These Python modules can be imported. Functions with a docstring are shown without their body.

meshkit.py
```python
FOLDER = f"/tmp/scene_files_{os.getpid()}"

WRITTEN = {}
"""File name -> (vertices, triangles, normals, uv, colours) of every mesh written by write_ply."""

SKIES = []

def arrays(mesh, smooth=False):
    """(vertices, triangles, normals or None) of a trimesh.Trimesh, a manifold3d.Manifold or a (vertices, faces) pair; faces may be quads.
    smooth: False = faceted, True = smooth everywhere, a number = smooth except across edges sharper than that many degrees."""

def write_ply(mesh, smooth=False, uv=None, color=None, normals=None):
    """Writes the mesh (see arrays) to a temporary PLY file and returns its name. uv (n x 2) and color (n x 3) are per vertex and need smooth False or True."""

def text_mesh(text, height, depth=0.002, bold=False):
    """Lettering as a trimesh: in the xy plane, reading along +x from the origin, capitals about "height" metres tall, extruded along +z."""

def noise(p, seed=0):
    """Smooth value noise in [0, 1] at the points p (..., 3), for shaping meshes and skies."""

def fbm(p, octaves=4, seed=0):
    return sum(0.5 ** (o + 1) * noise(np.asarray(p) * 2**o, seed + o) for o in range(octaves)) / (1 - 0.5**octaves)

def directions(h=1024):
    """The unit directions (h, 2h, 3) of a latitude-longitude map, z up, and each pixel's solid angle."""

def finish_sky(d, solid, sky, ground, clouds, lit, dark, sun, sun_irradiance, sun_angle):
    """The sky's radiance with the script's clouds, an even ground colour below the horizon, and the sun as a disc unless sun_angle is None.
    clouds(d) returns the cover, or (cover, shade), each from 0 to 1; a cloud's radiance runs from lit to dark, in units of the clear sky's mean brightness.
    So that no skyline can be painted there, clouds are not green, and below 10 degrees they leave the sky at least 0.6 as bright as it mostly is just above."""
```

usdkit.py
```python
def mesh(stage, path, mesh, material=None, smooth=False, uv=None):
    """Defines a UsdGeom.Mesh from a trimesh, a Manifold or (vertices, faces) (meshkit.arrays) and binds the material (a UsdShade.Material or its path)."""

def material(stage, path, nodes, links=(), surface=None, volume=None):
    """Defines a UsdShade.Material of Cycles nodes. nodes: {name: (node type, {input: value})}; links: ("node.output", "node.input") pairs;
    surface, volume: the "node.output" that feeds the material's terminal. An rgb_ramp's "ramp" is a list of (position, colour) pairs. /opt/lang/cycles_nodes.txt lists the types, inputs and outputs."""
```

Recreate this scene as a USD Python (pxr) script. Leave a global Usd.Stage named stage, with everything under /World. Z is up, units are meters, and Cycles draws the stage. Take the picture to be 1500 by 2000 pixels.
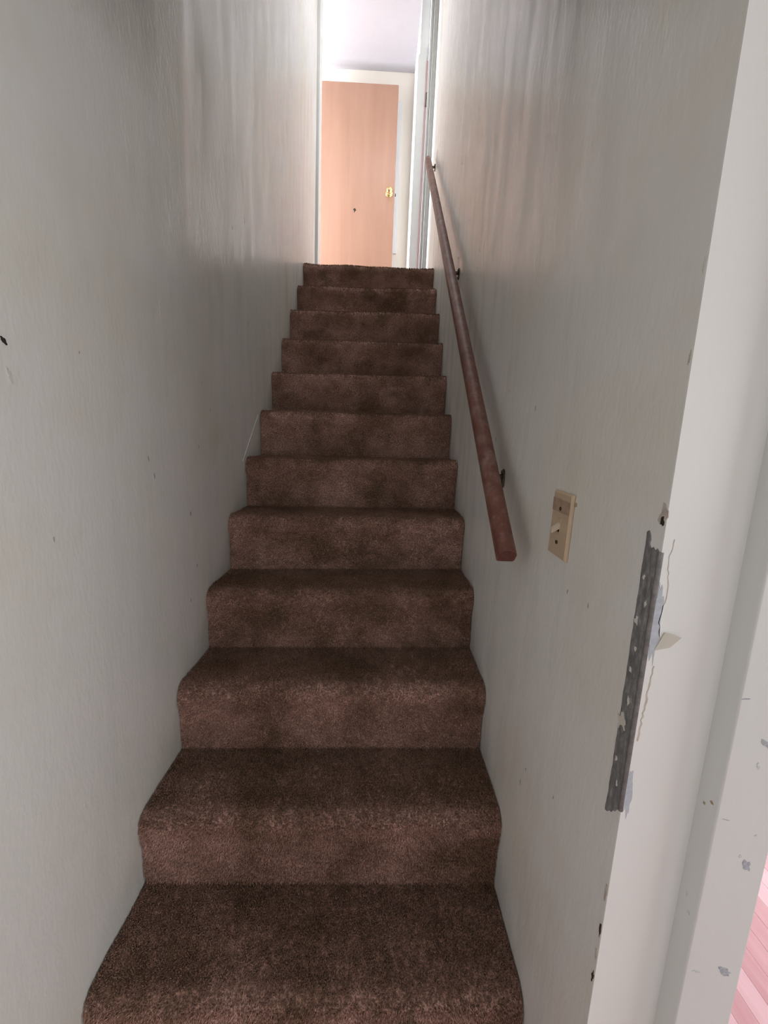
import math, random
import numpy as np, trimesh, manifold3d as m3, usdkit, meshkit
from pxr import Usd, UsdGeom, UsdLux, UsdShade, Gf, Sdf, Vt
from shapely.geometry import Polygon

stage = Usd.Stage.CreateInMemory()
UsdGeom.SetStageUpAxis(stage, UsdGeom.Tokens.z)
UsdGeom.SetStageMetersPerUnit(stage, 1.0)
UsdGeom.Xform.Define(stage, '/World')
UsdGeom.Scope.Define(stage, '/World/Looks')
rng = np.random.default_rng(7)

# ------------------------------------------------------------------ camera, exposure
# world: x across the stair (left wall x=0), y up the flight, z up (z=0 is the nosing of the nearest step in view)
W = 0.85
CAM = np.array([0.52403649, -0.63282455, 1.07953323])
RIGHT = np.array([0.99909, -0.015092, 0.039897]); UP = np.array([-0.036804, 0.167842, 0.985127]); FWD = np.array([0.021563, 0.985698, -0.167134])
cam = UsdGeom.Camera.Define(stage, '/World/camera')
cam.CreateHorizontalApertureAttr(36.0); cam.CreateVerticalApertureAttr(48.0)
cam.CreateFocalLengthAttr(36.0 * 801.17 / 1500.0)
cam.CreateClippingRangeAttr(Gf.Vec2f(0.02, 100.0))
M = np.eye(4); M[0, :3] = RIGHT; M[1, :3] = UP; M[2, :3] = -FWD; M[3, :3] = CAM
cam.AddTransformOp().Set(Gf.Matrix4d(*M.ravel().tolist()))
cam.CreateExposureAttr(0.0)

# ------------------------------------------------------------------ daylight through the windows, two of them added as fill (openings built below)
def window_light(name, pos, normal, w, h, color, strength):
    """A rectangle of daylight at pos shining along normal."""
    l = UsdLux.RectLight.Define(stage, '/World/' + name)
    l.CreateWidthAttr(w); l.CreateHeightAttr(h); l.CreateIntensityAttr(strength); l.CreateColorAttr(Gf.Vec3f(*color))
    n = -np.asarray(normal, float); n /= np.linalg.norm(n)
    up = np.array([0, 0, 1.0]) if abs(n[2]) < .9 else np.array([0, 1.0, 0])
    x = np.cross(up, n); x /= np.linalg.norm(x); y = np.cross(n, x)
    m = np.eye(4); m[0, :3] = x; m[1, :3] = y; m[2, :3] = n; m[3, :3] = pos
    l.AddTransformOp().Set(Gf.Matrix4d(*m.ravel().tolist()))
    return l
window_light('lower_window_light', (1.35, -3.38, 1.25), (0, 1, 0), 2.0, 1.0, (0.97, 0.998, 0.972), 2.0)
window_light('added_side_window_fill', (3.18, -1.5, 1.2), (-1, 0, 0), 2.0, 1.0, (0.97, 0.998, 0.972), 5.2)  # unseen side window, added to brighten the left wall
window_light('side_room_window_light', (3.94, 1.3, 0.85), (-1, 0, 0), 1.8, 1.5, (1.0, 0.95, 0.97), 9.0)
window_light('hall_window_light', (-1.74, 3.12, 3.05), (1, 0, 0), 0.44, 1.4, (0.84, 0.90, 1.0), 56.0)
window_light('added_skylight_fill', (.425, 1.95, 4.43), (0, 0, -1), 0.5, 0.7, (0.98, 0.97, 0.97), 8.0)  # made-up skylight, added to fill the dark middle of the stairwell

# ------------------------------------------------------------------ helpers
counts = {}
def numbered(path):
    n = counts.get(path, 0); counts[path] = n + 1
    return path if n == 0 else f'{path}_{n:03d}'
def ppath(parent):
    return '/World' if parent is None else str(parent.GetPath())
def obj(name, mesh, mat, parent=None, smooth=False, kind=None):
    p = usdkit.mesh(stage, numbered(ppath(parent) + '/' + name), mesh, mat, smooth=smooth).GetPrim()
    if kind: p.SetCustomDataByKey('kind', kind)
    return p
def tag(p, label, cat=None, group=None):
    p.SetCustomDataByKey('label', label)
    if cat: p.SetCustomDataByKey('category', cat)
    if group: p.SetCustomDataByKey('group', group)
    return p
def thing(name, label, cat, loc=(0, 0, 0)):
    x = UsdGeom.Xform.Define(stage, numbered('/World/' + name))
    x.AddTranslateOp().Set(Gf.Vec3d(*map(float, loc)))
    return tag(x.GetPrim(), label, cat)
def struct(name, mesh, mat, smooth=False, label=None, cat=None):
    p = obj(name, mesh, mat, None, smooth, 'structure')
    if label: tag(p, label, cat)
    return p
def box(x0, x1, y0, y1, z0, z1, bevel=0.0):
    if bevel > 0:
        b = bevel; s = []
        for x in (x0 + b, x1 - b):
            for y in (y0 + b, y1 - b):
                for z in (z0 + b, z1 - b):
                    s.append(m3.Manifold.sphere(b, 12).translate((x, y, z)))
        m = m3.Manifold.batch_hull(s).to_mesh()
        return trimesh.Trimesh(m.vert_properties[:, :3], m.tri_verts, process=False)
    t = trimesh.creation.box(bounds=[[x0, y0, z0], [x1, y1, z1]])
    return t
def cat(*ms):
    return trimesh.util.concatenate([m for m in ms])
def extrude(pts, depth, origin, u, v, w):
    """Polygon in the (u, v) plane at origin extruded along w."""
    t = trimesh.creation.extrude_polygon(Polygon(pts), depth, engine='earcut')
    m = np.eye(4); m[:3, 0], m[:3, 1], m[:3, 2], m[:3, 3] = u, v, w, origin
    t.apply_transform(m)
    if np.linalg.det(m[:3, :3]) < 0: t.invert()
    return t
def blob(rx, ry, n=18, rough=.35, seed=0, angle=0.0):
    r = np.random.default_rng(seed); a = np.linspace(0, 2 * np.pi, n, endpoint=False)
    k = 1 + rough * (r.random(n) - .5) * 2
    p = np.stack([rx * k * np.cos(a), ry * k * np.sin(a)], 1)
    c, s = math.cos(angle), math.sin(angle)
    return p @ np.array([[c, s], [-s, c]])
X, Y, Z = np.eye(3)
def grid_slab(P, back, nu, nv):
    """Closed slab: front face P(nu*nv points, row-major), back = front points moved by the fixed projection function."""
    B = back(P.copy()); n = nu * nv
    idx = np.arange(n).reshape(nu, nv)
    q = np.stack([idx[:-1, :-1], idx[1:, :-1], idx[1:, 1:], idx[:-1, 1:]], -1).reshape(-1, 4)
    loop = np.concatenate([idx[0, :], idx[1:, -1], idx[-1, -2::-1], idx[-2:0:-1, 0]])
    l2 = np.roll(loop, -1)
    # back face: only the rim (fan by quads of a coarse grid is unnecessary: the wall's back is flat)
    side = np.stack([loop, l2, l2 + n, loop + n], 1)
    bq = q[:, ::-1] + n
    f = np.vstack([q, side[:, ::-1], bq])
    t = trimesh.Trimesh(np.vstack([P, B]), np.vstack([f[:, [0, 1, 2]], f[:, [0, 2, 3]]]), process=False)
    if t.volume < 0: t.invert()
    return t

# ------------------------------------------------------------------ materials
def mat(name, nodes, links, surface='p.BSDF'):
    return usdkit.material(stage, '/World/Looks/' + name, nodes, links, surface=surface)
def plain(name, col, rough=.5, metal=0.0, var=.08, scale=30.0, bump=0.0, bscale=200.0, spec=.5):
    n = {'g': ('geometry', {}), 'n': ('noise_texture', {'scale': scale, 'detail': 4.0}),
         'r': ('rgb_ramp', {'ramp': [(.25, tuple(c * (1 - var) for c in col)), (.75, tuple(min(1, c * (1 + var)) for c in col))]}),
         'p': ('principled_bsdf', {'roughness': rough, 'metallic': metal, 'specular_ior_level': spec})}
    l = [('g.position', 'n.vector'), ('n.fac', 'r.fac'), ('r.color', 'p.base_color')]
    if bump:
        n['n2'] = ('noise_texture', {'scale': bscale, 'detail': 3.0}); n['b'] = ('bump', {'strength': bump, 'distance': .002})
        l += [('g.position', 'n2.vector'), ('n2.fac', 'b.height'), ('b.normal', 'p.normal')]
    return mat(name, n, l)
def wall_paint(name, base, stain, grime, rough, amount=1.0, bump=.35):
    """Old semi-gloss paint: roller texture drawn out vertically, yellowed patches, grey scuffs."""
    n = {'g': ('geometry', {}),
         'big': ('noise_texture', {'scale': 2.6, 'detail': 5.0, 'roughness': .62}),
         'bigr': ('map_range', {'from_min': .46, 'from_max': .72, 'to_min': 0.0, 'to_max': .75 * amount, 'clamp': True}),
         'mp': ('mapping', {'scale': (9.0, 9.0, 1.6)}),
         'str': ('noise_texture', {'scale': 1.3, 'detail': 3.0, 'roughness': .5}),
         'strr': ('map_range', {'from_min': .50, 'from_max': .80, 'to_min': 0.0, 'to_max': .4 * amount, 'clamp': True}),
         'm1': ('mix_color', {'blend_type': 'mix', 'a': base, 'b': stain}),
         'm2': ('mix_color', {'blend_type': 'mix', 'b': grime}),
         'rr': ('map_range', {'from_min': .3, 'from_max': .7, 'to_min': rough - .07, 'to_max': rough + .10, 'clamp': True}),
         'mp2': ('mapping', {'scale': (1.0, 1.0, .45)}),
         'f1': ('noise_texture', {'scale': 130.0, 'detail': 2.0, 'roughness': .5}),
         'f2': ('noise_texture', {'scale': 28.0, 'detail': 3.0, 'roughness': .55}),
         'b1': ('bump', {'strength': bump, 'distance': .0016}),
         'b2': ('bump', {'strength': bump * .8, 'distance': .004}),
         'p': ('principled_bsdf', {'specular_ior_level': .5})}
    l = [('g.position', 'big.vector'), ('big.fac', 'bigr.value'), ('g.position', 'mp.vector'), ('mp.vector', 'str.vector'), ('str.fac', 'strr.value'),
         ('bigr.result', 'm1.fac'), ('m1.result', 'm2.a'), ('strr.result', 'm2.fac'), ('m2.result', 'p.base_color'), ('str.fac', 'rr.value'), ('rr.result', 'p.roughness'),
         ('g.position', 'mp2.vector'), ('mp2.vector', 'f1.vector'), ('mp2.vector', 'f2.vector'), ('f1.fac', 'b1.height'), ('f2.fac', 'b2.height'), ('b2.normal', 'b1.normal'), ('b1.normal', 'p.normal')]
    return mat(name, n, l)
PAINT = wall_paint('stair_wall_paint', (.872, .875, .855), (.80, .78, .67), (.72, .73, .71), .31, 1.0, .32)
TRIMP = wall_paint('white_trim_paint', (.85, .87, .855), (.82, .825, .78), (.77, .785, .78), .42, .5, .12)
JAMBP = wall_paint('jamb_paint', (.72, .74, .73), (.69, .695, .67), (.66, .67, .68), .42, .5, .12)
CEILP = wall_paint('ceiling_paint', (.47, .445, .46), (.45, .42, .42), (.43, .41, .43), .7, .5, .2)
CREAM = wall_paint('cream_wall_paint', (.88, .82, .72), (.86, .79, .68), (.84, .78, .70), .5, .6, .15)
HALLW = wall_paint('hall_white_paint', (.84, .84, .83), (.8, .79, .76), (.76, .76, .77), .5, .5, .15)
GREYP = plain('grey_edge_paint', (.36, .35, .33), .5)

def carpet(name, pile, worn=0.0):
    """Mauve brown carpet; soiled in patches; worn adds tread soil and nap shading as colour."""
    n = {'g': ('geometry', {}),
         'big': ('noise_texture', {'scale': 5.5, 'detail': 5.0, 'roughness': .62}),
         'c1': ('rgb_ramp', {'ramp': [(.36, (.26, .155, .105)), (.50, (.43, .265, .212)), (.64, (.58, .375, .315))]}),
         'st': ('noise_texture', {'scale': 9.0, 'detail': 3.0, 'roughness': .55}),
         'sr': ('map_range', {'from_min': .56, 'from_max': .76, 'to_min': 0.0, 'to_max': .9, 'clamp': True}),
         'm1': ('mix_color', {'blend_type': 'mix', 'b': (.20, .135, .085)}),
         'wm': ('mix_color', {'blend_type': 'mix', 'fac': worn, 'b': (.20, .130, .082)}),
         'fi': ('noise_texture', {'scale': 260.0, 'detail': 2.0, 'roughness': .6}),
         'fr': ('map_range', {'from_min': .3, 'from_max': .7, 'to_min': .35, 'to_max': 1.75, 'clamp': True}),
         'm2': ('mix_color', {'blend_type': 'multiply', 'fac': 1.0, 'use_clamp_result': False}),
         'p': ('principled_bsdf', {'roughness': .9, 'specular_ior_level': .15, 'sheen_weight': .25, 'sheen_roughness': .5, 'sheen_tint': (.8, .6, .55)})}
    l = [('g.position', 'big.vector'), ('g.position', 'st.vector'), ('g.position', 'fi.vector'), ('big.fac', 'c1.fac'), ('st.fac', 'sr.value'), ('sr.result', 'm1.fac'),
         ('c1.color', 'm1.a'), ('m1.result', 'wm.a'), ('wm.result', 'm2.a'), ('fi.fac', 'fr.value'), ('fr.result', 'm2.b'), ('m2.result', 'p.base_color')]
    if not pile:
        n['b'] = ('bump', {'strength': .8, 'distance': .006}); l += [('fi.fac', 'b.height'), ('b.normal', 'p.normal')]
    return mat(name, n, l)
CARPET = carpet('carpet_backing', False)
PILE = carpet('carpet_pile', True)
PILE_SHADE_SOIL = carpet('carpet_pile_shade_and_soil', True, .6)  # tread pile: shading of the nap painted in as browner colour, with soil

def wood(name, dark, light, rough, scale=(14, 14, .9), mottled=0.0, tint=(.5, .4, .38)):
    n = {'t': ('texture_coordinate', {}), 'mp': ('mapping', {'scale': scale}),
         'a': ('noise_texture', {'scale': 2.2, 'detail': 6.0, 'roughness': .62, 'distortion': .6}),
         'r': ('rgb_ramp', {'ramp': [(.28, dark), (.72, light)]}),
         'w': ('noise_texture', {'scale': 24.0, 'detail': 5.0, 'roughness': .7}),
         'wr': ('map_range', {'from_min': .47, 'from_max': .68, 'to_min': 0.0, 'to_max': mottled, 'clamp': True}),
         'm': ('mix_color', {'blend_type': 'mix', 'b': tint}),
         'b': ('bump', {'strength': .15, 'distance': .001}),
         'p': ('principled_bsdf', {'roughness': rough})}
    l = [('t.object', 'mp.vector'), ('mp.vector', 'a.vector'), ('a.fac', 'r.fac'), ('t.object', 'w.vector'), ('w.fac', 'wr.value'), ('r.color', 'm.a'), ('wr.result', 'm.fac'),
         ('m.result', 'p.base_color'), ('a.fac', 'b.height'), ('b.normal', 'p.normal')]
    return mat(name, n, l)
LAUAN = wood('lauan_door', (.36, .20, .135), (.42, .245, .17), .34, (5, 5, .35))
DOOREDGE = plain('door_edge', (.72, .66, .60), .5)
RAILW = wood('worn_stained_wood', (.135, .050, .034), (.24, .098, .070), .5, (6, 6, 6), .6, (.36, .25, .22))
PLANKA = wood('pink_plank', (.58, .31, .31), (.70, .43, .44), .3, (8, .8, 8))
PLANKB = wood('pale_plank', (.64, .40, .43), (.74, .52, .56), .3, (8, .8, 8))
PLANKC = wood('deep_plank', (.52, .27, .29), (.62, .37, .40), .3, (8, .8, 8))
BRASS = plain('brass', (.80, .62, .28), .22, 1.0, .1)
IRON = plain('old_bronze', (.16, .135, .11), .4, .9, .25, 120)
IVORY = plain('ivory_plastic', (.60, .475, .33), .35, 0, .08, 60)
IVORYL = plain('toggle_plastic', (.68, .60, .48), .3, 0, .04)
TAPE = plain('masking_tape', (.42, .30, .22), .6, 0, .18, 90)
DARK = plain('dark_hole', (.03, .025, .02), .8)
SCREWM = plain('dark_screw', (.12, .09, .06), .4, .6)
SCUFF = plain('grey_scuff', (.42, .44, .49), .7, 0, .3, 300)
SCUFFL = plain('light_scuff', (.62, .64, .65), .7, 0, .2, 300)
BLUEP = plain('torn_paper', (.50, .54, .60), .8, 0, .12, 150)
FLAKE = plain('peeled_paint', (.66, .64, .56), .5, 0, .05)
STAIN = plain('brown_drip', (.40, .33, .20), .6)
CAULK = plain('paint_bead', (.76, .75, .70), .5)
OLDP = plain('old_plaster', (.58, .52, .46), .8, 0, .25, 80)
mat_bead = {'g': ('geometry', {}), 'n': ('noise_texture', {'scale': 160.0, 'detail': 6.0, 'roughness': .7}),
            'mp': ('mapping', {'scale': (1, 1, .35)}), 'r': ('rgb_ramp', {'ramp': [(.32, (.17, .175, .18)), (.50, (.27, .275, .28)), (.62, (.38, .385, .39)), (.72, (.55, .55, .54))]}),
            'b': ('bump', {'strength': .5, 'distance': .001}), 'p': ('principled_bsdf', {'roughness': .55, 'metallic': .35})}
BEAD = mat('galvanised_bead', mat_bead, [('g.position', 'mp.vector'), ('mp.vector', 'n.vector'), ('n.fac', 'r.fac'), ('r.color', 'p.base_color'), ('n.fac', 'b.height'), ('b.normal', 'p.normal')])
BEADR = plain('rusty_bead', (.20, .195, .195), .5, .3, .3, 120)

# ------------------------------------------------------------------ shell
FL, CL, FU, CU = -0.40, 1.98, 2.19, 4.375          # lower floor and ceiling, upper floor and ceiling
YE = -0.186                                        # end of the right stair wall
YT = 2.75                                          # end of the left stair wall (top of the flight)

def left_disp(y, z):
    """Old drywall: lazy waves, a taped joint standing proud at y=.57 high on the wall."""
    d = .0035 * (meshkit.fbm(np.stack([y * 1.6, z * 1.1, 0 * y], -1), 3, 3) - .5)
    up = 1 / (1 + np.exp(-(z - 1.58) / .10))
    t = y - (.565 + .02 * np.sin(z * 3))
    hump = np.where(t < 0, np.exp(-(t / .16) ** 2), np.exp(-(t / .035) ** 2))
    return d + .0065 * up * hump
def right_disp(y, z):
    d = .003 * (meshkit.fbm(np.stack([y * 1.5 + 9, z * 1.1, 0 * y], -1), 3, 8) - .5)
    return -d * np.clip((y - YE) / .15, 0, 1)
def wall_x(y, z, x, xb, disp):
    yy, zz = np.meshgrid(y, z, indexing='ij')
    P = np.stack([x + disp(yy, zz), yy, zz], -1).reshape(-1, 3)
    def back(B): B[:, 0] = xb; return B
    return grid_slab(P, back, len(y), len(z))
ys = np.concatenate([np.arange(-3.4, -.2, .2), np.arange(-.2, 1.2, .018), np.arange(1.2, YT - .02, .05), [YT]])
zs = np.concatenate([np.arange(FL, CU, .045), [CU]])
wl = struct('wall_left', wall_x(ys, zs, 0.0, -0.1, left_disp), PAINT, True)
ys = np.concatenate([[YE], np.arange(YE + .02, 2.84, .035), [2.86]])
wr = struct('wall_right', wall_x(ys, zs, W, W + .1, right_disp), PAINT, 35)
# the end of the right wall that faces the lower room, painted white (thin coat of plaster over the corner)
struct('wall_end', box(W + .0002, .947, YE - .0012, YE, FL, CL), TRIMP, False)
# lower room around the photographer
struct('wall_rear', cat(box(0, .35, -3.5, -3.4, FL, CL), box(2.35, 4.0, -3.5, -3.4, FL, CL), box(.35, 2.35, -3.5, -3.4, FL, .75), box(.35, 2.35, -3.5, -3.4, 1.75, CL)), PAINT)
struct('wall_lower_right', cat(box(3.2, 3.3, -3.4, -2.5, FL, CL), box(3.2, 3.3, -.5, YE, FL, CL), box(3.2, 3.3, -2.5, -.5, FL, .7), box(3.2, 3.3, -2.5, -.5, 1.7, CL)), PAINT)
struct('wall_front', cat(box(1.86, 3.2, YE, YE + .11, FL, CL), box(.96, 1.86, YE, YE + .11, 1.66, CL)), TRIMP)
struct('wall_header', cat(box(0.0, W, YE, YE + .10, 1.755, 2.215), box(0.0, W, YE, .60, 2.215, CU)), PAINT)
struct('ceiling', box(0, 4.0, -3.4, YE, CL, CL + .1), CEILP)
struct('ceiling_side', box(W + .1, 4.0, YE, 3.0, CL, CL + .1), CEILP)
struct('wall_side_far', box(W + .1, 4.0, 2.6, 2.7, FL, CL), HALLW)
struct('wall_side_right', cat(box(4.0, 4.1, YE, .4, FL, CL), box(4.0, 4.1, 2.2, 2.6, FL, CL), box(4.0, 4.1, .4, 2.2, FL, .1), box(4.0, 4.1, .4, 2.2, 1.6, CL)), HALLW)
struct('floor', box(0, 4.0, -3.4, YE, FL - .1, FL), PLANKC)
# the next room's pink plank floor, each plank on its own
fs = struct('floor_side', box(W + .1, 4.0, YE, 2.6, FL - .1, FL - .014), DARK)
r = random.Random(4)
x = W + .105; k = 0
while x < 2.6:
    y = YE + .003 - r.random() * .5
    while y < 1.6:
        y1 = y + .7 + r.random() * .6
        obj('plank', box(x, x + .0574, max(y, YE + .003), min(y1, 1.6) - .0006, FL - .014, FL - r.random() * .0004, .0006), [PLANKA, PLANKB, PLANKC][(k * 7 + int(y * 10)) % 3], fs)
        y = y1; k += 1
    x += .058
struct('floor_side_far', cat(box(2.61, 4.0, YE, 2.6, FL - .014, FL), box(W + .1, 2.61, 1.602, 2.6, FL - .014, FL)), PLANKA)
# windows in their openings (behind the photographer, in the next room, in the hall)
def window(x0, x1, y0, y1, z0, z1, along):
    f = []
    t = .04
    if along == 'x':
        f = [box(x0, x1, y0, y1, z0, z0 + t), box(x0, x1, y0, y1, z1 - t, z1), box(x0, x0 + t, y0, y1, z0 + t, z1 - t), box(x1 - t, x1, y0, y1, z0 + t, z1 - t)]
    else:
        f = [box(x0, x1, y0, y1, z0, z0 + t), box(x0, x1, y0, y1, z1 - t, z1), box(x0, x1, y0, y0 + t, z0 + t, z1 - t), box(x0, x1, y1 - t, y1, z0 + t, z1 - t)]
    return cat(*f)
struct('window_1', window(.35, 2.35, -3.49, -3.43, .75, 1.75, 'x'), TRIMP)
struct('window_2', window(4.01, 4.08, .4, 2.2, .1, 1.6, 'y'), TRIMP)
struct('added_window_4', window(3.21, 3.28, -2.5, -.5, .7, 1.7, 'y'), TRIMP)  # frame of the added side window
struct('window_3', window(-1.86, -1.80, 2.9, 3.34, 2.35, 3.75, 'y'), TRIMP)
# upper hall
struct('floor_upper', cat(box(-1.8, W, YT + .002, 3.72, FU - .2, FU), box(0.002, W - .002, 2.275, YT + .002, FU - .2, FU - .03)), CARPET)
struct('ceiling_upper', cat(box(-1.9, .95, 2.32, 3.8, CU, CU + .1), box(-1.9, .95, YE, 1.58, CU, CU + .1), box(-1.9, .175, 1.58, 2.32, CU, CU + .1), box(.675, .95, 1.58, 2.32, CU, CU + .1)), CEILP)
struct('added_window_5', cat(box(.175, .205, 1.58, 2.32, CU + .06, CU + .1), box(.645, .675, 1.58, 2.32, CU + .06, CU + .1), box(.205, .645, 1.58, 1.61, CU + .06, CU + .1), box(.205, .645, 2.29, 2.32, CU + .06, CU + .1)), TRIMP)  # frame of the made-up skylight, added for the fill light above
struct('wall_far', cat(box(-1.8, .36, 3.68, 3.78, FU, CU), box(.36, .735, 3.68, 3.78, FU, CU)), CREAM)
struct('wall_hall_right', box(.735, .95, 2.99, 3.68, FU, CU), HALLW)
struct('wall_hall_left', box(-1.8, -.1, YT - .1, YT, FU, CU), HALLW)
struct('wall_hall_end', cat(box(-1.9, -1.8, YT, 2.9, FU, CU), box(-1.9, -1.8, 3.34, 3.68, FU, CU), box(-1.9, -1.8, 2.9, 3.34, FU, 2.35), box(-1.9, -1.8, 2.9, 3.34, 3.75, CU)), HALLW)

# trim at the head of the stairs
struct('trim_1', box(-.10, .020, YT + .004, YT + .118, FU, CU, .003), TRIMP, 30)
struct('trim_2', box(.818, W - .001, 2.862, 2.90, FU, CU, .002), GREYP, 30)
# doorway on the right of the hall: white post with mitred top, door edge with its hinge, stop
post = extrude([(.722, FU), (.783, FU), (.783, 4.03), (.722, 3.935)], .02, (0, 2.975, 0), X, Z, -Y)
struct('trim_3', post, TRIMP)
struct('trim_4', box(.800, .819, 2.93, 2.985, FU, CU, .002), TRIMP, 30)
d2 = obj('door_2', box(.784, .799, 2.945, 2.98, FU + .01, 3.90, .002), plain('door_edge_wood', (.50, .34, .33), .5), None, 30, 'structure')
hg = obj('hinge', cat(box(.787, .801, 2.938, 2.9445, 3.60, 3.69, .002), trimesh.creation.cylinder(.005, .09, sections=12, transform=trimesh.transformations.translation_matrix((.80, 2.938, 3.645)))), IRON, d2, 30)
struct('trim_5', box(.585, .634, 3.660, 3.679, 2.87, 4.13, .002), HALLW, 30)

# brown door standing open at the end of the hall
DY = 3.55
door = UsdGeom.Xform.Define(stage, '/World/door_1').GetPrim(); door.SetCustomDataByKey('kind', 'structure')
DT = FU + 1.99
obj('slab', box(-.17, .593, DY, DY + .035, FU + .015, DT, .0015), LAUAN, door, 30)
obj('door_edge', box(.5935, .597, DY + .002, DY + .035, FU + .015, DT - .002, .001), DOOREDGE, door, 30)
KX, KZ = .5445, 3.322
ros = trimesh.creation.revolve(np.array([[0, 0], [.032, 0], [.033, .003], [.029, .007], [.016, .010], [.0115, .013], [.0105, .028], [.014, .034], [.023, .040], [.0275, .048], [.027, .056], [.021, .063], [.010, .066], [0, .0665]]), sections=40)
T = np.eye(4); T[:3, 0], T[:3, 1], T[:3, 2], T[:3, 3] = X, Z, -Y, (KX, DY, KZ)
ros.apply_transform(T)
kb = obj('knob', ros, BRASS, door, True)
obj('latch_bolt', box(.5972, .607, DY + .011, DY + .024, KZ - .011, KZ + .009, .002), IRON, door, 30)
obj('gouge', extrude(blob(.011, .017, 14, .5, 5, .4), .0006, (.2307, DY + .0003, 3.172), X, Z, -Y), DARK, door)

# ------------------------------------------------------------------ carpeted stairs
RUN = .20668
stairs = thing('staircase', 'narrow straight staircase carpeted in worn mauve brown pile between two walls', 'staircase')
# tread heights (left, right) of each step, counted from the top
HL = {0: (2.2052, 2.2105), 1: (2.0004, 2.0156), 2: (1.8017, 1.815), 3: (1.5967, 1.6081), 4: (1.3911, 1.408), 5: (1.1956, 1.2083), 6: (.996, 1.013),
      7: (.7973, .8164), 8: (.5953, .6232), 9: (.3956, .4227), 10: (.1968, .2218), 11: (.0017, .0163), 12: (-.1995, -.183)}
NX = 44
xg = np.linspace(.002, W - .002, NX)
def profile(i):
    """(y, dz, riserfraction) rows from the back of the tread, round the nosing, down the riser. dz relative to this tread's height; the riser's foot meets the next tread down."""
    yf = (11 - i) * RUN                  # riser foot plane
    yb = yf + RUN                        # tread back
    r_, ov = .030, .013
    rows = [(yb - t, 0.0, 0) for t in np.linspace(.0, RUN + ov - r_ - .004, 9)]
    for a in np.linspace(8, 90, 8):
        a = math.radians(a)
        rows.append((yf - ov + r_ - r_ * math.sin(a), -r_ + r_ * math.cos(a), 0))
    rows += [(yf - ov + .001, -.045, 0), (yf - ov + .006, -.062, .05), (yf - ov + .010, -.08, .15)]
    for t in np.linspace(.25, 1, 8):
        rows.append((yf - .003 + .003 * t, None, t))
    return np.array([(a, np.nan if b is None else b, c) for a, b, c in rows], float)
def step_surface(i):
    p = profile(i); hl, hr = HL[i]
    bl, br = HL[i + 1] if i < 12 else (FL, FL)
    if i == 12: bl = br = FL
    h = hl + (hr - hl) * xg / W; b = bl + (br - bl) * xg / W
    P = np.zeros((len(p), NX, 3))
    for k, (y, dz, t) in enumerate(p):
        P[k, :, 0] = xg
        P[k, :, 1] = y
        P[k, :, 2] = h + dz if not np.isnan(dz) else (h - .08) * (1 - (t - .15) / .85) + b * (t - .15) / .85
    # lumps in the carpet, none where it meets its neighbours
    s = np.linspace(0, 1, len(p)); fade = np.clip(np.minimum(s, 1 - s) / .15, 0, 1)[:, None]
    lump = (meshkit.fbm(np.stack([P[..., 0] * 7, P[..., 1] * 11 + i * 3.3, P[..., 2] * 11], -1), 3, 20 + i) - .5)
    N = np.zeros_like(P); du = np.gradient(P, axis=0); dv = np.gradient(P, axis=1); N = np.cross(dv, -du)
    N /= np.maximum(np.linalg.norm(N, axis=-1, keepdims=True), 1e-9)
    if N[2, NX // 2, 2] < 0: N = -N
    P = P + N * (lump * .012 * fade)[..., None]
    P[..., 0] = np.clip(P[..., 0], .002, W - .002)
    return P, N
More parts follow.
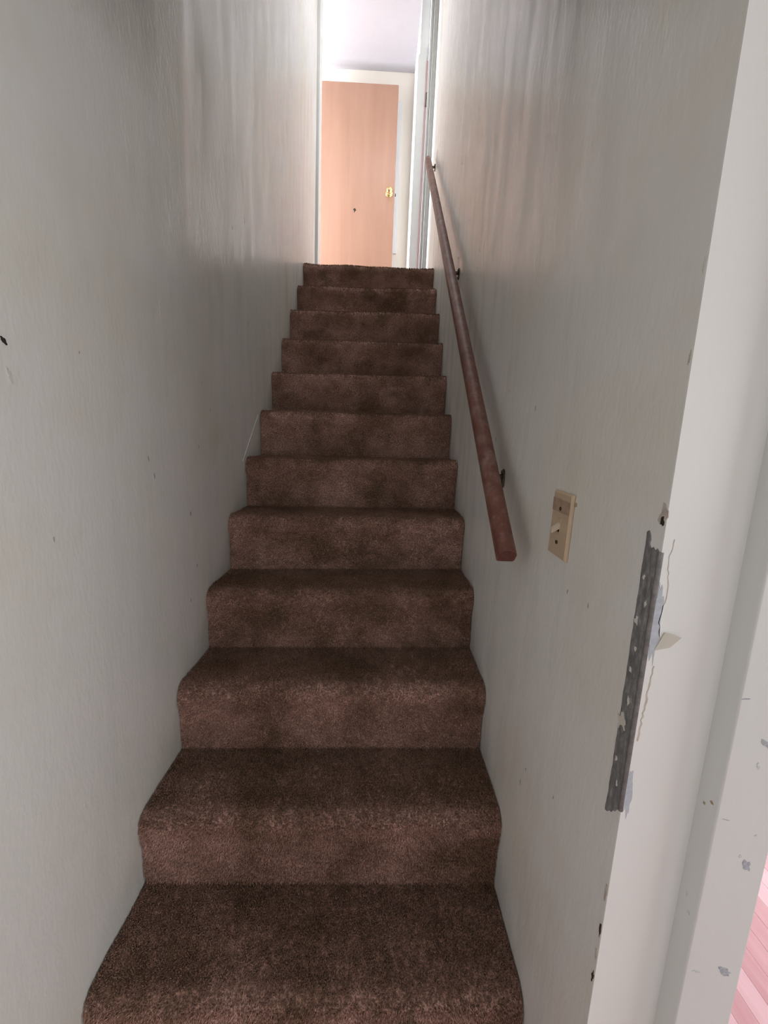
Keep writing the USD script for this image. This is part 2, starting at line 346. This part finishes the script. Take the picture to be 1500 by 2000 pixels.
def step_solid(P, i):
    nu, nv = P.shape[:2]
    idx = np.arange(nu * nv).reshape(nu, nv)
    q = np.stack([idx[:-1, :-1], idx[1:, :-1], idx[1:, 1:], idx[:-1, 1:]], -1).reshape(-1, 4)
    V = P.reshape(-1, 3); base = len(V)
    # close the body: back edge drops down to the riser's foot height
    zb = P[-1, :, 2].min() - .002
    bb = P[0].copy(); bb[:, 2] = zb; fb = P[-1].copy(); fb[:, 2] = zb
    V = np.vstack([V, bb, fb]); B = base + np.arange(nv); F = base + nv + np.arange(nv)
    q2 = np.stack([idx[0, :-1], idx[0, 1:], B[1:], B[:-1]], 1)
    q3 = np.stack([idx[-1, 1:], idx[-1, :-1], F[:-1], F[1:]], 1)
    q4 = np.stack([B[:-1], B[1:], F[1:], F[:-1]], 1)
    f = np.vstack([q, q2, q3, q4]); tri = [f[:, [0, 1, 2]], f[:, [0, 2, 3]]]
    for side in (0, nv - 1):
        poly = list(idx[:, side]) + [F[side], B[side]]
        c = len(V); V = np.vstack([V, [[P[:, side, 0].mean(), (11 - i) * RUN + RUN * .6, P[0, side, 2] - .12]]])
        a = np.array(poly); b = np.roll(a, -1); t3 = np.stack([a, b, np.full(len(a), c)], 1)
        tri.append(t3 if side == 0 else t3[:, ::-1])
    return trimesh.Trimesh(V, np.vstack(tri), process=False)
def tuft_curves(path, P, N, density, length, width, seed):
    """Cut pile: short leaning yarns rooted all over the carpet's surface."""
    g = np.random.default_rng(seed)
    a, b, c, d = P[:-1, :-1], P[1:, :-1], P[1:, 1:], P[:-1, 1:]
    area = np.linalg.norm(np.cross(c - a, d - b), axis=-1) / 2
    n = int(area.sum() * density)
    cell = g.choice(area.size, n, p=(area / area.sum()).ravel())
    iu, iv = np.unravel_index(cell, area.shape)
    u, v = g.random(n)[:, None], g.random(n)[:, None]
    pt = (a[iu, iv] * (1 - u) + b[iu, iv] * u) * (1 - v) + (d[iu, iv] * (1 - u) + c[iu, iv] * u) * v
    nn = N[iu, iv]
    lean = (g.random((n, 3)) - .5) * 1.3
    clump = np.stack([meshkit.noise(pt * 60 + o) - .5 for o in (3, 17, 31)], -1) * 1.0
    dr = nn + lean * .6 + clump * .5 + np.array([0, -.25, -.1])
    dr -= nn * np.minimum(0, (dr * nn).sum(-1, keepdims=True) - .35)
    dr /= np.linalg.norm(dr, axis=-1, keepdims=True)
    L = length * (.65 + .6 * g.random((n, 1)))
    p0 = pt - nn * .001; p1 = pt + (nn * .5 + dr * .5) * L * .5; p2 = pt + dr * L
    for q in (p0, p1, p2): q[:, 0] = np.clip(q[:, 0], .0028, W - .0028)
    # browner yarns on treads and nosings: nap shading put into colour, plus soil
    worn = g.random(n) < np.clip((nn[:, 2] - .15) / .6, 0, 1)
    for sel, mt, q in ((~worn, PILE, 0), (worn, PILE_SHADE_SOIL, 1)):
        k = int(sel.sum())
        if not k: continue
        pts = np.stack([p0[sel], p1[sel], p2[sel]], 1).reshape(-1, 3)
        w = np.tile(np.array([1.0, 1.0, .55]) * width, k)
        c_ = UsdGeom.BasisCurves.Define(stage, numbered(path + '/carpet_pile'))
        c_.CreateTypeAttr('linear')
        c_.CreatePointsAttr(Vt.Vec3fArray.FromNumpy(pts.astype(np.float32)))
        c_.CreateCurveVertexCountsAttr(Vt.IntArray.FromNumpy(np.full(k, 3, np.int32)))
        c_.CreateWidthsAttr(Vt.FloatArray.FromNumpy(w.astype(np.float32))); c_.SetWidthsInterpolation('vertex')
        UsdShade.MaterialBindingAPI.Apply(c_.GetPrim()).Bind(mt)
        c_.GetPrim().SetCustomDataByKey('kind', 'stuff')
DENS = {11: 1.25e5, 10: 1.25e5, 9: 1.1e5, 8: .9e5, 7: .7e5, 6: .55e5, 5: .45e5}
for i in range(12, -1, -1):
    P, N = step_surface(i)
    s = obj('carpeted_step', step_solid(P, i), CARPET, stairs, 40)
    if i < 12:
        tuft_curves(str(s.GetPath()), P, N, DENS.get(i, .38e5), .0066, .0018 if i > 8 else .0024, 100 + i)

# ------------------------------------------------------------------ handrail
A = np.array([.798, .179, .858]); B = np.array([.798, 2.547, 3.005])
rail = thing('handrail', 'long reddish brown wooden handrail with worn pale patches along right wall', 'handrail', A)
ax = (B - A) / np.linalg.norm(B - A); sx = X; sz = np.cross(sx, ax)
prof = [(-.019, -.013), (-.016, -.0175), (.016, -.0175), (.019, -.013)] + [(.019 * math.cos(t), .004 + .0185 * math.sin(t)) for t in np.linspace(0, math.pi, 15)]
body = extrude(prof, np.linalg.norm(B - A), (0, 0, 0), sx, sz, ax)
obj('rail', body, RAILW, rail, 40)
# end grain of the cut
pe = [(.9 * a, .9 * b) for a, b in prof]
obj('end_cut', extrude(pe, .0006, -ax * .0006, sx, sz, ax), plain('end_grain', (.15, .05, .038), .6, 0, .25, 120), rail)
def tube(pts, rad, sec=14):
    pts = np.asarray(pts, float); n = len(pts)
    rad = np.broadcast_to(rad, n)
    tan = np.gradient(pts, axis=0); tan /= np.linalg.norm(tan, axis=1, keepdims=True)
    V = []
    for p, t, r_ in zip(pts, tan, rad):
        a = np.cross(t, [.3, .2, .93]); a /= np.linalg.norm(a); b = np.cross(t, a)
        th = np.linspace(0, 2 * np.pi, sec, endpoint=False)
        V.append(p + r_ * (np.cos(th)[:, None] * a + np.sin(th)[:, None] * b))
    V = np.vstack(V + [pts[:1], pts[-1:]])
    F = []
    for k in range(n - 1):
        for j in range(sec):
            a, b = k * sec + j, k * sec + (j + 1) % sec
            F += [(a, b, b + sec), (a, b + sec, a + sec)]
    c0, c1 = n * sec, n * sec + 1
    for j in range(sec):
        F += [(c0, (j + 1) % sec, j), (c1, (n - 1) * sec + j, (n - 1) * sec + (j + 1) % sec)]
    t = trimesh.Trimesh(V, np.array(F), process=False)
    if t.volume < 0: t.invert()
    return t
def bez(p0, p1, p2, n=12):
    t = np.linspace(0, 1, n)[:, None]
    return (1 - t) ** 2 * np.array(p0) + 2 * t * (1 - t) * np.array(p1) + t ** 2 * np.array(p2)
for q, (by, bz) in enumerate(((.411, 1.005), (1.288, 1.815), (2.535, 2.955))):
    t = (by - A[1]) / (B[1] - A[1]); under = A + t * (B - A) - sz * .0175
    br = UsdGeom.Xform.Define(stage, numbered('/World/handrail/bracket')).GetPrim()
    w0 = np.array([W - .0012, by, bz]) - A
    arm = tube(bez(w0 + np.array([-.004, 0, 0]), (under[0] - A[0], w0[1], w0[2] - .004), under - A - sz * .002), np.linspace(.0075, .0055, 12))
    obj('arm', arm, IRON, br, True)
    pl = m3.Manifold.batch_hull([m3.Manifold.sphere(.003, 12).scale((1, 3.0, 3.0)).translate((0, 0, dz)) for dz in (-.020, .012)]).to_mesh()
    pl = trimesh.Trimesh(pl.vert_properties[:, :3], pl.tri_verts); pl.apply_translation(w0 + np.array([-.002, 0, 0]))
    obj('wall_plate', pl, IRON, br, 40)
    sd = box(-.010, .010, -.035, .035, -.0012, .0012, .001); m = np.eye(4); m[:3, 0], m[:3, 1], m[:3, 2], m[:3, 3] = sx, ax, sz, under - A - sz * .0012
    sd.apply_transform(m); obj('saddle', sd, IRON, br, 30)
    for dz in (-.02, .012):
        obj('screw', cat(trimesh.creation.cylinder(.0042, .003, sections=14, transform=trimesh.transformations.translation_matrix(w0 + np.array([-.0052, 0, dz])) @ trimesh.transformations.rotation_matrix(math.pi / 2, [0, 1, 0]))), SCREWM, br, 30)

# ------------------------------------------------------------------ light switch
SY, SZ = .0585, .951
sw = thing('light_switch', 'ivory toggle light switch with a strip of tape across its top', 'light switch', (W, SY, SZ))
tilt = trimesh.transformations.rotation_matrix(math.radians(1.5), [1, 0, 0])
def swp(name, m, mt, parent=sw, smooth=30):
    m.apply_transform(tilt); return obj(name, m, mt, parent, smooth)
def hull_box(x0, x1, y, z, yi, zi):
    P = [(x0, sy * y, s_ * z) for sy in (-1, 1) for s_ in (-1, 1)] + [(x1, sy * yi, s_ * zi) for sy in (-1, 1) for s_ in (-1, 1)] + [((x0 * .6 + x1 * .4), sy * y, s_ * z) for sy in (-1, 1) for s_ in (-1, 1)]
    m = trimesh.convex.convex_hull(np.array(P)); m = trimesh.Trimesh(m.vertices, m.faces); return m
swp('plate', hull_box(-.0015, -.0072, .035, .057, .0318, .0538), IVORY)
swp('collar', box(-.0080, -.0070, -.0055, .0055, -.0125, .0125, .0004), IVORY)
tg = trimesh.convex.convex_hull(np.array([(-.0075, y, z) for y in (-.0045, .0045) for z in (-.006, .004)] + [(-.0205, y, z) for y in (-.0036, .0036) for z in (-.0145, -.0065)]))
swp('toggle', trimesh.Trimesh(tg.vertices, tg.faces), IVORYL)
swp('slot', box(-.0081, -.0074, -.0048, .0048, -.0118, -.0062), DARK, smooth=False)
for dz in (.0285, -.0305):
    c = trimesh.creation.cylinder(.0033, .0022, sections=16); c.apply_transform(trimesh.transformations.rotation_matrix(math.pi / 2, [0, 1, 0])); c.apply_translation((-.0080, 0, dz))
    c2 = box(-.0094, -.0090, -.0028, .0028, dz - .0006, dz + .0006)
    swp('screw', cat(c, c2), SCREWM)
tp = cat(box(-.0079, -.0073, -.0322, .0322, .022, .0435), box(-.0082, -.0078, .004, .0322, .0405, .0445))
swp('tape', tp, TAPE, smooth=False)
swp('gasket', box(-.0016, -.0002, -.0345, .0345, -.0562, .0562), DARK, smooth=False)
obj('bump_of_paint', trimesh.creation.icosphere(2, .0035).apply_scale((.5, 1, 1)).apply_translation((-.0015, -.039, .041)), STAIN, sw, True)

# ------------------------------------------------------------------ exposed corner bead and broken paint on the wall's edge
bead = thing('corner_bead', 'bare grey metal corner bead showing through broken plaster at the wall edge', 'corner bead', (W, YE, .603))
g = np.random.default_rng(3)
zz = np.linspace(0, .384, 56)
outer = .0262 + .0012 * (meshkit.fbm(np.stack([zz * 70, 0 * zz, 0 * zz], -1), 3, 4) - .5) * 2
outer[:4] += np.array([.0022, .0026, .0018, .0008])
pts = [(o, z) for o, z in zip(outer, zz)]
ragged_top = [(.0235, .3865), (.0205, .3825), (.0185, .3765), (.0195, .3710), (.0160, .3660), (.0125, .3690), (.0085, .3655), (.0050, .3690), (.0028, .3660)]
ragged_low = [(.0028, .0260), (.0060, .0215), (.0085, .0165), (.0120, .0150), (.0150, .0090), (.0190, .0075), (.0230, .0020)]
flange = extrude(pts + ragged_top + ragged_low, .0012, (0, 0, 0), Y, Z, -X)
obj('flange', flange, BEAD, bead)
nose = trimesh.creation.cylinder(.0030, .340, sections=16); nose.apply_translation((.0008, .0010, .196))
obj('bead_nose', nose, BEADR, bead, 40)
obj('nail_head', trimesh.creation.icosphere(2, .0045).apply_scale((.35, 1, 1.2)).apply_translation((-.0018, .018, .128)), BEADR, bead, True)
obj('plaster_patch', extrude(blob(.008, .012, 16, .5, 8), .0007, (-.0012, .019, .135), Y, Z, -X), FLAKE, bead)
for k, (yy, z_, a, b) in enumerate(((.020, .33, .0022, .003), (.021, .275, .003, .005), (.016, .24, .0018, .003), (.014, .17, .002, .006), (.02, .085, .0016, .003), (.012, .055, .0016, .003), (.019, .21, .0018, .0035), (.010, .30, .0016, .004))):
    obj('plaster_spot', extrude(blob(a, b, 12, .5, 30 + k), .0006, (-.0012, yy, z_), Y, Z, -X), CAULK, bead)
# torn facing on the white end of the wall, beside the bead
F0 = YE - .0012
def on_end(name, x, z, pts, m, depth=.0006, parent=None):
    return obj(name, extrude(pts, depth, (x, F0 + .0001, z), X, Z, -Y), m, parent)
we = stage.GetPrimAtPath('/World/wall_end')
on_end('torn_paper', .8566, .885, blob(.0058, .047, 26, .25, 3, .02), BLUEP, .0005, we)
on_end('torn_paper', .8560, .655, blob(.0052, .03, 24, .3, 6, .05), BLUEP, .0005, we)
def crack(p, w):
    p = np.asarray(p); L = p + np.array([w, 0]) * (.6 + .8 * g.random((len(p), 1))); return np.vstack([p, L[::-1]])
cr = [(.8605 + .002 * math.sin(z_ * 90) + .0022 * g.random(), z_) for z_ in np.linspace(.985, .86, 26)]
obj('paint_crack', extrude(crack(cr, .0008), .0005, (0, F0 + .0001, 0), X, Z, -Y), OLDP, we)
cr = [(.8602 - .006 * t + .0022 * g.random(), .83 - .10 * t) for t in np.linspace(0, 1, 22)]
obj('paint_crack', extrude(crack(cr, .0016), .0005, (0, F0 + .0001, 0), X, Z, -Y), OLDP, we)
# curled flake of paint
fp = np.array([(.859, 0, .850), (.868, .0012, .874), (.8835, .007, .8705), (.874, .004, .8565)])
fl = trimesh.convex.convex_hull(np.vstack([np.stack([fp[:, 0], F0 - fp[:, 1] - o, fp[:, 2]], 1) for o in (-.0002, .0008)])); fl = trimesh.Trimesh(fl.vertices, fl.faces)
obj('paint_flake', fl, FLAKE, we)
# ragged paint line where the grey wall paint stops at the corner, and small chips out of it
for k, (z_, a, b, m_) in enumerate(((1.010, .0062, .0105, OLDP), (.66 - .16, .002, .012, OLDP), (.44, .0016, .009, SCREWM), (.40, .002, .008, OLDP), (.36, .002, .009, SCREWM), (1.18, .0015, .006, OLDP), (1.27, .0015, .008, CAULK))):
    obj('chip', extrude(blob(a, b, 14, .5, 60 + k), .0006, (W - .0003, YE + a * .7 + .001, z_), Y, Z, -X), m_, wr)
obj('chip', extrude(blob(.0025, .006, 12, .4, 90), .0008, (W - .0006, YE + .004, 1.004), Y, Z, -X), DARK, wr)

# ------------------------------------------------------------------ white jamb at the right edge
jb = struct('trim_6', box(.945, 1.019, YE - .031, .02, FL, CL, .0025), JAMBP, 30)
JF = YE - .031
for k, (x_, z_, a, b, an, m_) in enumerate(((.9937, .5871, .0048, .0085, .35, SCUFF), (.9964, .4245, .0042, .0105, .9, SCUFF), (.9885, .752, .003, .012, 1.0, SCUFF), 
        (.9595, .4239, .005, .0018, -.2, SCUFFL), (.957, .651, .0042, .0008, -.25, SCUFF), (.951, .81, .0042, .0007, .05, SCUFF), (.982, .725, .0014, .004, .3, SCUFFL), (.998, .63, .0015, .0015, 0, SCUFFL), (.984, .60, .0015, .0018, 0, SCUFFL))):
    obj('scuff_mark', extrude(blob(a, b, 16, .35, 200 + k, an), .0005, (x_, JF + .0001, z_), X, Z, -Y), m_, jb)
for k, (y_, z_, a, b, m_) in enumerate(((YE - .022, .665, .0022, .0022, STAIN), (YE - .012, .655, .0015, .0018, STAIN), (YE - .020, .50, .0022, .0022, SCUFFL), (YE - .012, .52, .0015, .003, SCUFFL))):
    obj('scuff_mark', extrude(blob(a, b, 12, .4, 260 + k), .0005, (.945 + .0001, y_, z_), Y, Z, -X), m_, jb)

# ------------------------------------------------------------------ marks on the stair walls
def on_left(name, y, z, a, b, m_, seed, an=0.0, depth=.0008):
    d = float(left_disp(np.array([y]), np.array([z]))[0])
    return obj(name, extrude(blob(a, b, 16, .5, seed, an), depth, (d - .0002, y, z), Y, Z, X), m_, wl)
on_left('dirt_speck', -.024, 1.198, .0026, .0048, DARK, 300, .6, .002)
on_left('nail_hole', .125, 1.213, .0014, .0018, SCUFF, 301)
on_left('nail_hole', .523, .859, .003, .006, SCUFF, 302)
on_left('paint_drip', .407, 1.372, .0022, .014, CAULK, 303, 0, .0015)
on_left('paint_drip', -.02, 1.15, .003, .012, CAULK, 304, .3, .0015)
for k in range(26):
    y = -.12 + 1.3 * g.random(); z = y * .96 + .12 + .9 * g.random() ** 1.6
    on_left('paint_drip' if g.random() < .6 else 'dirt_speck', y, z, .0010 + .0012 * g.random(), .002 + .005 * g.random(), CAULK if g.random() < .6 else SCUFF, 320 + k, .3 * g.random())
def on_right(name, y, z, a, b, m_, seed, an=0.0):
    d = float(right_disp(np.array([y]), np.array([z]))[0])
    return obj(name, extrude(blob(a, b, 14, .5, seed, an), .0008, (W + d + .0002, y, z), Y, Z, -X), m_, wr)
for k in range(22):
    y = -.1 + 1.6 * g.random(); z = y * .96 + .15 + .9 * g.random()
    on_right('dirt_speck', y, z, .0008 + .0008 * g.random(), .002 + .005 * g.random(), SCUFF, 420 + k, .3 * g.random())
# bead of old paint left along the former skirting line
a0, b0 = np.array([.0, .985, .985]), np.array([.0, 1.20, 1.175])
ln = np.linspace(0, 1, 14)[:, None]; pl = a0 + (b0 - a0) * ln; pl[:, 0] = left_disp(pl[:, 1], pl[:, 2]) + .0004
obj('paint_ridge', tube(pl, .0014, 8), CAULK, wl, True)
